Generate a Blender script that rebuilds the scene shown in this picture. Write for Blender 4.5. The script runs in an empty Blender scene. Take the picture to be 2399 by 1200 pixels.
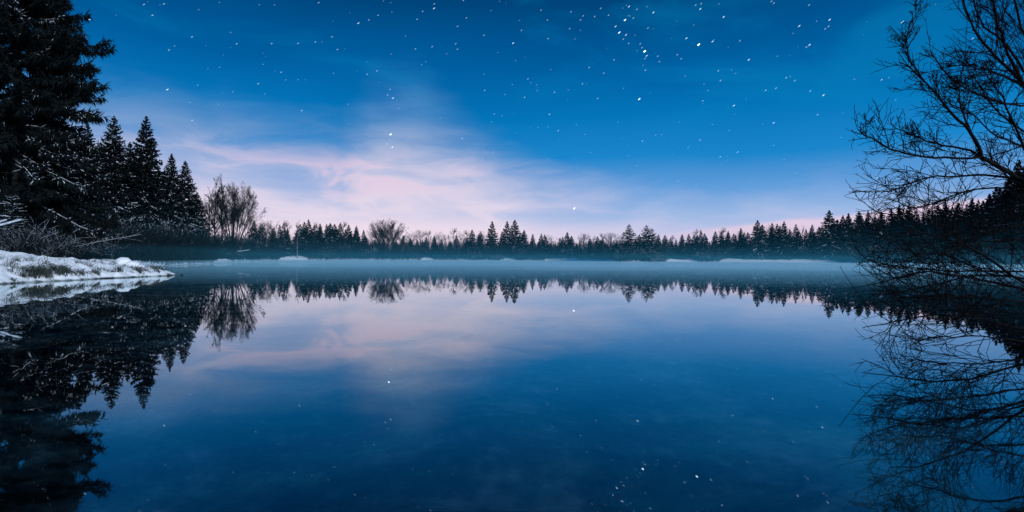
import bpy, math, random
import numpy as np
from mathutils import Matrix, Vector, Euler

rng = np.random.default_rng(7)
random.seed(7)
scene = bpy.context.scene
col = scene.collection
R = math.radians

# ------------------------------------------------------------------ camera
CAM_H = 0.75
FPX = 1333.0                       # focal length in photograph pixels (20 mm on 36 mm)
cam_d = bpy.data.cameras.new("camera")
cam_d.lens = 20.0
cam_d.sensor_width = 36.0
cam_d.clip_start = 0.05
cam_d.clip_end = 9000
cam = bpy.data.objects.new("camera", cam_d)
col.objects.link(cam)
CAMROT = Matrix.Rotation(R(90) + math.atan(7 / FPX), 3, 'X') @ Matrix.Rotation(0.0062, 3, 'Z')
cam.matrix_world = Matrix.Translation((0, 0, CAM_H)) @ CAMROT.to_4x4()
scene.camera = cam
CAMNP = np.array(CAMROT)


def ray(px, py):
    v = CAMNP @ np.array([(px - 1199.5) / FPX, (600 - py) / FPX, -1.0])
    return v


def at(px, py, depth):
    """world point seen at photograph pixel px,py whose distance into the scene (Y) is depth"""
    v = ray(px, py)
    return np.array([0, 0, CAM_H]) + v * (depth / v[1])


# ------------------------------------------------------------------ render settings
scene.render.engine = 'CYCLES'
cy = scene.cycles
cy.use_denoising = True
cy.caustics_reflective = False
cy.caustics_refractive = True
cy.max_bounces = 8
cy.transparent_max_bounces = 12
cy.volume_bounces = 2
cy.sample_clamp_indirect = 4.0
scene.view_settings.view_transform = 'Standard'
scene.view_settings.look = 'None'
scene.view_settings.gamma = 1.0
scene.view_settings.use_curve_mapping = False
scene.view_settings.exposure = 0.0


def lin(r, g, b):
    f = lambda c: (c / 255 / 12.92) if c / 255 <= 0.04045 else ((c / 255 + 0.055) / 1.055) ** 2.4
    return (f(r), f(g), f(b), 1.0)


# ------------------------------------------------------------------ node helper
class NT:
    def __init__(self, tree):
        self.t = tree
        self.t.nodes.clear()

    def n(self, kind, **kw):
        nd = self.t.nodes.new(kind)
        for k, v in kw.items():
            setattr(nd, k, v)
        return nd

    def put(self, sock, v):
        if hasattr(v, 'links') or isinstance(v, bpy.types.NodeSocket):
            self.t.links.new(v, sock)
        else:
            sock.default_value = v

    def m(self, op, a, b=None, c=None, clamp=False):
        nd = self.n('ShaderNodeMath', operation=op)
        nd.use_clamp = clamp
        self.put(nd.inputs[0], a)
        if b is not None:
            self.put(nd.inputs[1], b)
        if c is not None:
            self.put(nd.inputs[2], c)
        return nd.outputs[0]

    def mapr(self, v, a, b, c, d, smooth=False):
        nd = self.n('ShaderNodeMapRange')
        nd.interpolation_type = 'SMOOTHSTEP' if smooth else 'LINEAR'
        self.put(nd.inputs[0], v)
        for i, x in enumerate((a, b, c, d)):
            self.put(nd.inputs[i + 1], x)
        return nd.outputs[0]

    def ramp(self, v, stops, interp='LINEAR'):
        nd = self.n('ShaderNodeValToRGB')
        cr = nd.color_ramp
        cr.interpolation = interp
        while len(cr.elements) < len(stops):
            cr.elements.new(0.5)
        for e, (p, c) in zip(cr.elements, stops):
            e.position = p
            e.color = c if len(c) == 4 else (*c, 1)
        self.put(nd.inputs[0], v)
        return nd.outputs[0]

    def noise(self, vec, scale, detail=4, rough=0.5, dist=0.0):
        nd = self.n('ShaderNodeTexNoise')
        if vec is not None:
            self.put(nd.inputs['Vector'], vec)
        nd.inputs['Scale'].default_value = scale
        nd.inputs['Detail'].default_value = detail
        nd.inputs['Roughness'].default_value = rough
        nd.inputs['Distortion'].default_value = dist
        return nd.outputs[0]

    def mix(self, f, a, b, blend='MIX'):
        nd = self.n('ShaderNodeMix', data_type='RGBA', blend_type=blend)
        nd.clamp_factor = True
        self.put(nd.inputs[0], f)
        self.put(nd.inputs[6], a)
        self.put(nd.inputs[7], b)
        return nd.outputs[2]


# ------------------------------------------------------------------ sky
world = bpy.data.worlds.new("World")
scene.world = world
world.use_nodes = True
W = NT(world.node_tree)
tc = W.n('ShaderNodeTexCoord').outputs['Generated']
sep = W.n('ShaderNodeSeparateXYZ')
W.put(sep.inputs[0], tc)
X, Y, Z = sep.outputs
az = W.m('MULTIPLY', W.m('ARCTAN2', X, Y), 180 / math.pi)
el = W.m('MULTIPLY', W.m('ARCSINE', Z), 180 / math.pi)
vs = W.n('ShaderNodeCombineXYZ')
W.put(vs.inputs[0], X)
W.put(vs.inputs[1], Y)
W.put(vs.inputs[2], W.m('MULTIPLY', Z, 3.8))
v3 = vs.outputs[0]
n1 = W.noise(v3, 3.0, 6, 0.52, 0.6)
n2 = W.noise(v3, 7.5, 6, 0.55, 0.8)
n3 = W.noise(v3, 1.6, 3, 0.5, 0.3)
eln = W.m('ADD', el, W.m('MULTIPLY', W.m('SUBTRACT', n3, 0.5), 4.0))

E = lambda d: max(0, min(1, d / 90))
base = W.ramp(W.m('DIVIDE', W.m('MAXIMUM', eln, 0.0), 90.0), [
    (E(0), lin(205, 196, 228)), (E(2.4), lin(186, 193, 230)), (E(4.6), lin(146, 181, 228)), (E(7.2), lin(98, 158, 219)),
    (E(10.5), lin(28, 134, 204)), (E(14), lin(4, 117, 186)), (E(18.5), lin(0, 94, 160)), (E(24), lin(0, 68, 122)),
    (E(34), lin(0, 60, 110)), (E(60), lin(0, 53, 100)), (E(90), lin(0, 50, 96))])

# cloud bank lit from below by the town beyond the wood: its top edge by compass direction
A = lambda d: (d + 180) / 360
g = lambda e: (e / 30, e / 30, e / 30, 1)
top = W.ramp(W.m('DIVIDE', W.m('ADD', az, 180.0), 360.0), [
    (A(-180), g(9)), (A(-90), g(11)), (A(-42), g(14.6)), (A(-34), g(15.0)), (A(-27), g(14.2)), (A(-20), g(12.4)), (A(-16.5), g(12.4)),
    (A(-14.2), g(16.6)), (A(-10), g(18.6)), (A(-6.5), g(15.8)), (A(-2), g(11.6)), (A(4), g(8.2)), (A(11), g(6.2)), (A(21), g(5.0)),
    (A(40), g(5.6)), (A(90), g(8)), (A(180), g(9))])
top = W.m('MULTIPLY', top, 30.0)
edge = W.m('ADD', W.m('SUBTRACT', top, el), W.m('MULTIPLY', W.m('SUBTRACT', n1, 0.5), 10.0))
edge = W.m('ADD', edge, W.m('MULTIPLY', W.m('SUBTRACT', n2, 0.5), 5.0))
mask = W.mapr(edge, -2.6, 7.0, 0.0, 1.0, False)
mask = W.m('POWER', mask, 1.35)
body = W.mapr(W.m('ADD', W.m('MULTIPLY', n2, 0.55), W.m('MULTIPLY', n1, 0.45)), 0.34, 0.6, 0.60, 1.0, True)
body = W.m('MAXIMUM', body, W.mapr(el, 3.0, 7.0, 1.0, 0.0))
gl = W.m('DIVIDE', W.m('ADD', az, 15.0), 29.0)
glow = W.m('POWER', 2.718, W.m('MULTIPLY', W.m('MULTIPLY', gl, gl), -1.0))
glow = W.m('ADD', W.m('MULTIPLY', glow, 0.72), 0.28)
alpha = W.m('MULTIPLY', W.m('MULTIPLY', mask, body), W.m('ADD', W.m('MULTIPLY', glow, 0.66), 0.34))
ccol = W.ramp(W.m('DIVIDE', W.m('MAXIMUM', el, 0.0), 90.0), [
    (E(0), lin(248, 224, 238)), (E(3), lin(240, 222, 237)), (E(6), lin(224, 214, 233)), (E(8.5), lin(206, 203, 228)),
    (E(11), lin(160, 178, 215)), (E(14), lin(96, 145, 202)), (E(18), lin(50, 124, 188)), (E(40), lin(20, 95, 160))])
skyc = W.mix(alpha, base, ccol)
# warm lower cloud streaks
st = W.mapr(n2, 0.44, 0.62, 0.0, 1.0, True)
st = W.m('MULTIPLY', st, W.mapr(W.m('ABSOLUTE', W.m('SUBTRACT', el, 8.0)), 0.0, 3.2, 1.0, 0.0, True))
sa = W.m('DIVIDE', W.m('ADD', az, 18.0), 12.0)
sa = W.m('POWER', 2.718, W.m('MULTIPLY', W.m('MULTIPLY', sa, sa), -1.0))
st = W.m('MULTIPLY', W.m('MULTIPLY', st, mask), sa)
skyc = W.mix(W.m('MULTIPLY', st, 0.62), skyc, lin(240, 205, 226))
# thin pink sheet low in the right of the view, sharp upper edge
wtop = W.m('ADD', 3.0, W.m('MULTIPLY', W.m('SUBTRACT', az, 18.5), 0.098))
wtop = W.m('ADD', wtop, W.m('MULTIPLY', W.m('SUBTRACT', n2, 0.5), 0.7))
wd = W.m('SUBTRACT', wtop, el)
wm = W.mapr(wd, -0.16, 0.34, 0.0, 1.0, True)
wm = W.m('MULTIPLY', wm, W.mapr(az, 8.0, 25.0, 0.0, 0.86, True))
wm = W.m('MULTIPLY', wm, W.mapr(az, 60.0, 110.0, 1.0, 0.0, True))
skyc = W.mix(wm, skyc, lin(230, 206, 228))
# faint high wisps
wsp = W.mapr(n1, 0.44, 0.70, 0.0, 1.0, True)
wsp = W.m('MULTIPLY', wsp, W.mapr(el, 8.0, 16.0, 0.0, 0.32, True))
skyc = W.mix(wsp, skyc, lin(10, 138, 196))
bg = W.n('ShaderNodeBackground')
W.put(bg.inputs[0], skyc)
bg.inputs[1].default_value = 1.0
wo = W.n('ShaderNodeOutputWorld')
W.put(wo.inputs[0], bg.outputs[0])

# ------------------------------------------------------------------ moonlight (behind the camera, to the right)
sun_d = bpy.data.lights.new("moon", 'SUN')
sun_d.energy = 3.0
sun_d.angle = R(0.55)
sun_d.color = (0.80, 0.90, 1.0)
sun = bpy.data.objects.new("moon", sun_d)
col.objects.link(sun)
SUN_AZ, SUN_EL = R(138), R(24)
to_sun = Vector((math.sin(SUN_AZ) * math.cos(SUN_EL), math.cos(SUN_AZ) * math.cos(SUN_EL), math.sin(SUN_EL)))
sun.rotation_euler = to_sun.to_track_quat('Z', 'Y').to_euler()
sun.location = to_sun * 60


# ------------------------------------------------------------------ materials
def mat(name, build):
    m = bpy.data.materials.new(name)
    m.use_nodes = True
    N = NT(m.node_tree)
    out = N.n('ShaderNodeOutputMaterial')
    b = N.n('ShaderNodeBsdfPrincipled')
    N.t.links.new(b.outputs[0], out.inputs[0])
    build(N, b, out)
    return m


def two_tone(c1, c2, scale, rough, bump=0.0, bscale=20, detail=5, lo=0.35, hi=0.65, spec=0.3):
    def f(N, b, out):
        co = N.n('ShaderNodeTexCoord').outputs['Object']
        n = N.noise(co, scale, detail, 0.6)
        N.put(b.inputs['Base Color'], N.ramp(n, [(lo, c1), (hi, c2)]))
        b.inputs['Roughness'].default_value = rough
        b.inputs['Specular IOR Level'].default_value = spec
        if bump:
            bp = N.n('ShaderNodeBump')
            bp.inputs['Strength'].default_value = bump
            bp.inputs['Distance'].default_value = 0.05
            N.put(bp.inputs['Height'], N.noise(co, bscale, 6, 0.6))
            N.put(b.inputs['Normal'], bp.outputs[0])
    return f


M = {}
M['needles'] = mat('spruce_needles', two_tone((.004, .007, .008), (.011, .016, .017), 1.3, .9, spec=.05))
M['bark'] = mat('bark', two_tone((.006, .008, .010), (.016, .019, .021), 6, .9, .4, 30, spec=.08))
M['twig'] = mat('dark_twigs', two_tone((.005, .008, .010), (.012, .018, .021), 4, .9, spec=.05))
M['pale_twig'] = mat('grey_twigs', two_tone((.010, .018, .022), (.026, .038, .043), 4, .9, spec=.08))
M['birch'] = mat('birch_bark', two_tone((.05, .05, .05), (.26, .26, .26), 5, .8, .2, 25, spec=.2))
M['willow'] = mat('willow_bark', two_tone((.005, .005, .006), (.012, .011, .012), 8, .9, .3, 40, spec=.05))
M['snow'] = mat('snow', two_tone((.80, .82, .86), (.90, .90, .91), 2.2, .75, .35, 9, spec=.25))
M['branch_snow'] = mat('snow_on_branches', two_tone((.45, .52, .60), (.80, .82, .86), 6, .85, .3, 30, spec=.1))
M['rock'] = mat('rock', two_tone((.10, .10, .11), (.22, .21, .21), 5, .85, .6, 16))
M['grass'] = mat('frosted_grass', two_tone((.018, .026, .024), (.12, .14, .13), 9, .9, spec=.05))


def ground_build(N, b, out):
    geo = N.n('ShaderNodeNewGeometry')
    sp = N.n('ShaderNodeSeparateXYZ')
    N.put(sp.inputs[0], geo.outputs['Position'])
    co = geo.outputs['Position']
    n_big = N.noise(co, 0.9, 6, 0.62, 0.5)
    n_fine = N.noise(co, 5.0, 5, 0.6)
    mud = N.ramp(N.m('ADD', N.m('MULTIPLY', n_big, .75), N.m('MULTIPLY', n_fine, .25)),
                 [(.42, (.006, .010, .010)), (.51, (.10, .13, .13)), (.62, (.42, .46, .44))])
    sn = N.ramp(n_fine, [(.3, (.80, .82, .86)), (.7, (.90, .90, .91))])
    f = N.mapr(N.m('ADD', sp.outputs[2], N.m('MULTIPLY', N.m('SUBTRACT', n_fine, .5), .08)), .02, .06, 0, 1)
    N.put(b.inputs['Base Color'], N.mix(f, mud, sn))
    b.inputs['Roughness'].default_value = .85
    b.inputs['Specular IOR Level'].default_value = .2
    bp = N.n('ShaderNodeBump')
    bp.inputs['Strength'].default_value = .5
    bp.inputs['Distance'].default_value = .06
    N.put(bp.inputs['Height'], N.noise(co, 3.0, 7, .6))
    N.put(b.inputs['Normal'], bp.outputs[0])


M['ground'] = mat('snowy_ground_and_lake_bed', ground_build)


def water_build(N, b, out):
    N.t.nodes.remove(b)
    geo = N.n('ShaderNodeNewGeometry')
    bp = N.n('ShaderNodeBump')
    bp.inputs['Strength'].default_value = .07
    bp.inputs['Distance'].default_value = .01
    N.put(bp.inputs['Height'], N.noise(geo.outputs['Position'], 1.6, 2, .5))
    fr = N.n('ShaderNodeFresnel')
    fr.inputs['IOR'].default_value = 1.333
    N.put(fr.inputs['Normal'], bp.outputs[0])
    gl = N.n('ShaderNodeBsdfGlossy')
    gl.inputs['Color'].default_value = (.90, .97, 1, 1)
    gl.inputs['Roughness'].default_value = .010
    N.put(gl.inputs['Normal'], bp.outputs[0])
    rf = N.n('ShaderNodeBsdfRefraction')
    rf.inputs['Color'].default_value = (.55, .82, .92, 1)
    rf.inputs['Roughness'].default_value = .01
    rf.inputs['IOR'].default_value = 1.333
    N.put(rf.inputs['Normal'], bp.outputs[0])
    mx = N.n('ShaderNodeMixShader')
    N.put(mx.inputs[0], N.m('POWER', fr.outputs[0], .65))
    N.t.links.new(rf.outputs[0], mx.inputs[1])
    N.t.links.new(gl.outputs[0], mx.inputs[2])
    N.t.links.new(mx.outputs[0], out.inputs[0])


M['water'] = mat('still_water', water_build)


def star_mat(name, c, s):
    def f(N, b, out):
        em = N.n('ShaderNodeEmission')
        em.inputs[0].default_value = c
        em.inputs[1].default_value = s
        ad = N.n('ShaderNodeAddShader')          # starlight adds to the sky behind it
        tr = N.n('ShaderNodeBsdfTransparent')
        N.t.links.new(em.outputs[0], ad.inputs[0])
        N.t.links.new(tr.outputs[0], ad.inputs[1])
        N.t.links.new(ad.outputs[0], out.inputs[0])
        N.t.nodes.remove(b)
    m = mat(name, f)
    m.cycles.emission_sampling = 'NONE'
    return m


def haze_mat(name, dens, colr):
    m = bpy.data.materials.new(name)
    m.use_nodes = True
    N = NT(m.node_tree)
    out = N.n('ShaderNodeOutputMaterial')
    v = N.n('ShaderNodeVolumePrincipled')
    v.inputs['Color'].default_value = (*colr, 1)
    v.inputs['Density'].default_value = dens
    v.inputs['Anisotropy'].default_value = 0.0
    N.t.links.new(v.outputs[0], out.inputs['Volume'])
    return m


# ------------------------------------------------------------------ mesh helpers
def mesh_np(name, V, Fs, material, smooth=False):
    """Fs: list of index arrays (n,3) / (n,4)"""
    me = bpy.data.meshes.new(name)
    V = np.asarray(V, np.float32)
    me.vertices.add(len(V))
    me.vertices.foreach_set('co', V.ravel())
    Fs = [np.asarray(f, np.int32) for f in Fs if len(f)]
    nl = sum(f.size for f in Fs)
    npoly = sum(len(f) for f in Fs)
    me.loops.add(nl)
    me.polygons.add(npoly)
    me.loops.foreach_set('vertex_index', np.concatenate([f.ravel() for f in Fs]))
    tot = np.concatenate([np.full(len(f), f.shape[1], np.int32) for f in Fs])
    start = np.concatenate([[0], np.cumsum(tot)[:-1]]).astype(np.int32)
    me.polygons.foreach_set('loop_start', start)
    me.polygons.foreach_set('loop_total', tot)
    me.update(calc_edges=True)
    me.validate()
    if smooth:
        me.polygons.foreach_set('use_smooth', np.ones(npoly, bool))
    me.materials.append(material)
    return me


class Acc:
    """collects vertices and faces of one part"""
    def __init__(self):
        self.V, self.F, self.n = [], [], 0

    def add(self, V, *Fs):
        V = np.asarray(V).reshape(-1, 3)
        for f in Fs:
            self.F.append(np.asarray(f) + self.n)
        self.V.append(V)
        self.n += len(V)
        return self

    def mesh(self, name, material, smooth=False):
        q = [f for f in self.F if f.shape[1] == 4]
        t = [f for f in self.F if f.shape[1] == 3]
        Fs = []
        if q:
            Fs.append(np.concatenate(q))
        if t:
            Fs.append(np.concatenate(t))
        return mesh_np(name, np.concatenate(self.V), Fs, material, smooth)


def unit(v):
    return v / np.maximum(np.linalg.norm(v, axis=-1, keepdims=True), 1e-9)


def spindles(P0, P1, Rad, pos=.35):
    """N pointed three-sided sprays from P0 to P1"""
    P0, P1 = np.asarray(P0, float), np.asarray(P1, float)
    n = len(P0)
    d = unit(P1 - P0)
    ref = np.where(np.abs(d[:, 2:3]) > .9, np.array([[1., 0, 0]]), np.array([[0, 0, 1.]]))
    u = unit(np.cross(d, ref))
    w = np.cross(d, u)
    c = P0 + (P1 - P0) * pos
    Rad = np.broadcast_to(np.asarray(Rad, float), (n,))[:, None]
    V = np.empty((n, 5, 3))
    V[:, 0] = P0
    for k in range(3):
        a = 2 * math.pi * k / 3 + .5
        V[:, 1 + k] = c + (u * math.cos(a) + w * math.sin(a)) * Rad
    V[:, 4] = P1
    F = np.array([[0, 2, 1], [0, 3, 2], [0, 1, 3], [4, 1, 2], [4, 2, 3], [4, 3, 1]])
    return V.reshape(-1, 3), (np.arange(n)[:, None, None] * 5 + F[None]).reshape(-1, 3)


def tubes(P, R0, R1, sides=3):
    """P (n,k,3) polylines -> tapered tubes with a closed pointed end"""
    P = np.asarray(P, float)
    n, k, _ = P.shape
    t = unit(np.gradient(P, axis=1))
    ref = np.where(np.abs(t[..., 2:3]) > .92, np.array([1., .1, 0]), np.array([0, .05, 1.]))
    u = unit(np.cross(t, ref))
    w = np.cross(t, u)
    R0 = np.broadcast_to(np.asarray(R0, float), (n,))
    R1 = np.broadcast_to(np.asarray(R1, float), (n,))
    s = np.linspace(0, 1, k)
    rad = (R0[:, None] * (1 - s) + R1[:, None] * s)[..., None]
    ang = 2 * math.pi * np.arange(sides) / sides
    ring = (u[:, :, None] * np.cos(ang)[None, None, :, None] + w[:, :, None] * np.sin(ang)[None, None, :, None]) * rad[:, :, None] + P[:, :, None]
    V = ring.reshape(-1, 3)
    F = []
    for i in range(k - 1):
        for j in range(sides):
            j2 = (j + 1) % sides
            F.append([i * sides + j, i * sides + j2, (i + 1) * sides + j2, (i + 1) * sides + j])
    F = np.array(F)
    FF = (np.arange(n)[:, None, None] * (k * sides) + F[None]).reshape(-1, 4)
    return V, FF


def obj(name, me, parent=None, loc=None, rz=0.0, sc=None):
    o = bpy.data.objects.new(name, me)
    col.objects.link(o)
    if parent is not None:
        o.parent = parent
    if loc is not None:
        o.location = loc
    if rz:
        o.rotation_euler = (0, 0, rz)
    if sc is not None:
        o.scale = sc
    return o


def tag(o, label=None, cat=None, group=None, kind=None):
    if label:
        o['label'] = label
    if cat:
        o['category'] = cat
    if group:
        o['group'] = group
    if kind:
        o['kind'] = kind
    return o


def thing(name, label, cat, parts, loc, rz=0.0, sc=None, group=None):
    """an Empty at the base of a thing with one child object for each part (name, mesh)"""
    e = obj(name, None, None, [float(c) for c in loc], rz, sc)
    e.empty_display_size = .3
    tag(e, label, cat, group)
    for nm, me in parts:
        if me is not None:
            c = obj(nm, me, e)
            if nm == 'snow':
                c['kind'] = 'stuff'
    return e


# smooth value noise for geometry
def vnoise(x, y, seed=0):
    xi, yi = np.floor(x).astype(int), np.floor(y).astype(int)
    fx, fy = x - xi, y - yi
    fx, fy = fx * fx * (3 - 2 * fx), fy * fy * (3 - 2 * fy)

    def h(a, b):
        v = (a * 374761393 + b * 668265263 + seed * 974711) & 0xffffffff
        v = ((v ^ (v >> 13)) * 1274126177) & 0xffffffff
        return ((v ^ (v >> 16)) & 0xffff) / 65535.0
    return (h(xi, yi) * (1 - fx) + h(xi + 1, yi) * fx) * (1 - fy) + (h(xi, yi + 1) * (1 - fx) + h(xi + 1, yi + 1) * fx) * fy


def fbm(x, y, oct=4, seed=0):
    s, a, t = 0, 1, 0
    for i in range(oct):
        s = s + a * vnoise(x * 2 ** i, y * 2 ** i, seed + i)
        t += a
        a *= .5
    return s / t - .5


# ------------------------------------------------------------------ lake outline, ground, water
LAKE = [(-13.2, 10), (-11, 4), (-6, 1.2), (0, .35), (3, .9), (5.0, 3.0), (7.5, 5.5), (14, 7.5), (32, 13), (62, 30), (88, 62), (91, 86), (88, 101),
        (80, 113), (66, 122), (50, 131), (38, 134), (31, 124), (28, 111), (24, 107.5), (20, 110), (17, 124), (10, 138), (-4, 141), (-20, 137),
        (-34, 124), (-42, 110), (-45, 97), (-41, 84), (-34.5, 66), (-30, 52), (-26, 40), (-20.5, 30), (-16, 25.5), (-13.9, 23.6),
        (-13.6, 22.4), (-13.85, 20.3), (-13.7, 17.9), (-13.6, 15.5)]


def chaikin(p, it=2):
    p = np.array(p, float)
    for _ in range(it):
        q = np.roll(p, -1, 0)
        p = np.stack([p * .75 + q * .25, p * .25 + q * .75], 1).reshape(-1, 2)
    return p


POLY = chaikin(LAKE, 2)


def sdist(x, y):
    """signed distance to the shore, positive on land"""
    x, y = np.asarray(x, float), np.asarray(y, float)
    sh = x.shape
    p = np.stack([x.ravel(), y.ravel()], 1)
    best = np.full(len(p), 1e9)
    inside = np.zeros(len(p), bool)
    a, b = POLY, np.roll(POLY, -1, 0)
    for (ax, ay), (bx, by) in zip(a, b):
        ex, ey = bx - ax, by - ay
        wx, wy = p[:, 0] - ax, p[:, 1] - ay
        t = np.clip((wx * ex + wy * ey) / (ex * ex + ey * ey), 0, 1)
        best = np.minimum(best, (wx - t * ex) ** 2 + (wy - t * ey) ** 2)
        c = ((ay > p[:, 1]) != (by > p[:, 1])) & (p[:, 0] < (bx - ax) * (p[:, 1] - ay) / (by - ay + 1e-12) + ax)
        inside ^= c
    d = np.sqrt(best)
    return np.where(inside, -d, d).reshape(sh)


BX0, BX1, BY0, BY1 = -31.0, -13.0, 9.0, 26.5          # rectangle of the detailed snow bank


def gz(x, y):
    x, y = np.asarray(x, float), np.asarray(y, float)
    s = sdist(x, y) + fbm(x * .5, y * .5, 3, 5) * .9 * np.clip(np.hypot(x, y) / 30, .1, 1)
    land = .10 + (.55 + .40 * np.clip((np.hypot(x, y) - 60) / 30, 0, 1)) * (1 - np.exp(-np.maximum(s, 0) / 2.2)) + .012 * np.clip(s, 0, 120) + fbm(x * .35, y * .35, 4, 11) * .5 * np.clip(s / 4, 0, 1)
    bed = .06 - np.minimum(-s * .42, .8 + -s * .02) + fbm(x * .8, y * .8, 4, 21) * .30 * np.clip(-s / 2, 0, 1)
    bed = np.maximum(bed, -2.2)
    z = np.where(s > 0, land * np.clip(s / .5, .5, 1), np.minimum(bed, -.03))
    inb = (x > BX0 + .5) & (x < BX1) & (y > BY0 + .5) & (y < BY1)
    return np.where(inb, z - .55, z)


def build_ground():
    th = np.concatenate([np.linspace(-180, -56, 50)[:-1], np.linspace(-56, 56, 430), np.linspace(56, 180, 50)[1:-1]])
    r = np.concatenate([np.linspace(.25, 14, 80), np.geomspace(14.2, 80, 120), np.linspace(80.8, 165, 130), np.geomspace(168, 2600, 34)])
    T, RR = np.meshgrid(np.radians(th), r, indexing='ij')
    x, y = RR * np.sin(T), RR * np.cos(T)
    z = gz(x, y)
    far = np.clip((RR - 200) / 1500, 0, 1)
    z = z + far * 8
    nt, nr = T.shape
    V = np.stack([x, y, z], -1).reshape(-1, 3)
    V = np.concatenate([V, [[0, 0, float(gz(np.array([0.]), np.array([0.]))[0])]]])
    i, j = np.meshgrid(np.arange(nt), np.arange(nr - 1), indexing='ij')
    i2 = (i + 1) % nt
    F = np.stack([i * nr + j, i * nr + j + 1, i2 * nr + j + 1, i2 * nr + j], -1).reshape(-1, 4)
    ii = np.arange(nt)
    C = np.stack([np.full(nt, nt * nr), ii * nr, ((ii + 1) % nt) * nr], -1)
    F, C = F[:, ::-1], C[:, ::-1]
    o = obj('ground', mesh_np('ground', V, [F, C], M['ground'], True))
    tag(o, 'snow covered ground and dark lake bed around the lake', None, None, 'structure')


build_ground()

g_ = np.linspace(-1, 1, 41)
gx, gy = np.meshgrid(g_ * 150, g_ * 150 + 72, indexing='ij')
i, j = np.meshgrid(np.arange(40), np.arange(40), indexing='ij')
WF = np.stack([i * 41 + j, (i + 1) * 41 + j, (i + 1) * 41 + j + 1, i * 41 + j + 1], -1).reshape(-1, 4)
wo_ = obj('water', mesh_np('water', np.stack([gx, gy, gx * 0], -1).reshape(-1, 3), [WF], M['water'], True))
tag(wo_, 'still dark lake mirroring the sky and the trees', None, None, 'structure')


def bank_z(x, y):
    """snow bank along the left shore: a soft lip at the water, then an almost level top"""
    s = sdist(x, y)
    n = fbm(x * 1.3, y * 1.3, 4, 41)
    n2 = fbm(x * 4.5, y * 4.5, 3, 51)
    s = s + n * .35 + n2 * .12
    hgt = np.interp(y, [9, 15, 19, 22, 23.5, 25, 27], [1.15, 1.0, .80, .55, .38, .30, .3])
    p = np.clip(s, 0, None)
    z = .09 * (1 - np.exp(-p / .05)) + hgt * (1 - np.exp(-p / 1.5)) * .95 + .03 * np.clip(p - 1.5, 0, 6)
    z = z + n * .34 * np.clip(p / .8, 0, 1) + n2 * .12 * np.clip(p / .25, 0, 1) + fbm(x * 9, y * 9, 3, 61) * .11 * np.clip(p / .15, 0, 1) * np.clip(1.6 - p / 2.5, .25, 1)
    return np.where(s > 0, z, np.maximum(-.35, s * .9) - .01)


def build_bank():
    xs = np.concatenate([np.linspace(BX0, -17, 70)[:-1], np.linspace(-17, BX1, 90)])
    ys = np.linspace(BY0, BY1 + 1.5, 260)
    x, y = np.meshgrid(xs, ys, indexing='ij')
    z = bank_z(x, y)
    rim = np.minimum.reduce([x - BX0, y - BY0, BY1 + 1.5 - y])
    z = np.where(sdist(x, y) > 0, z - np.clip(1 - rim / 1.2, 0, 1) * .5, z)
    nx, ny = x.shape
    i, j = np.meshgrid(np.arange(nx - 1), np.arange(ny - 1), indexing='ij')
    F = np.stack([i * ny + j, (i + 1) * ny + j, (i + 1) * ny + j + 1, i * ny + j + 1], -1).reshape(-1, 4)
    o = obj('snow_bank', mesh_np('snow_bank', np.stack([x, y, z], -1).reshape(-1, 3), [F], M['ground'], True))
    tag(o, 'white snowy bank reaching into the lake below the big spruce', None, None, 'structure')


build_bank()


def ground_at(x, y):
    x, y = float(x), float(y)
    a = np.array([x]), np.array([y])
    if BX0 + 1 < x < BX1 and BY0 + 1 < y < BY1:
        return float(bank_z(*a)[0])
    return float(gz(*a)[0])


def shore_depth(px):
    """distance (Y) at which the lake ends along the direction of photograph column px"""
    d = np.linspace(10, 200, 800)
    k = (px - 1199.5) / FPX
    s = sdist(k * d, d)
    w = np.where(s < 0)[0]
    return float(d[w[-1]]) if len(w) else 60.0


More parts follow.
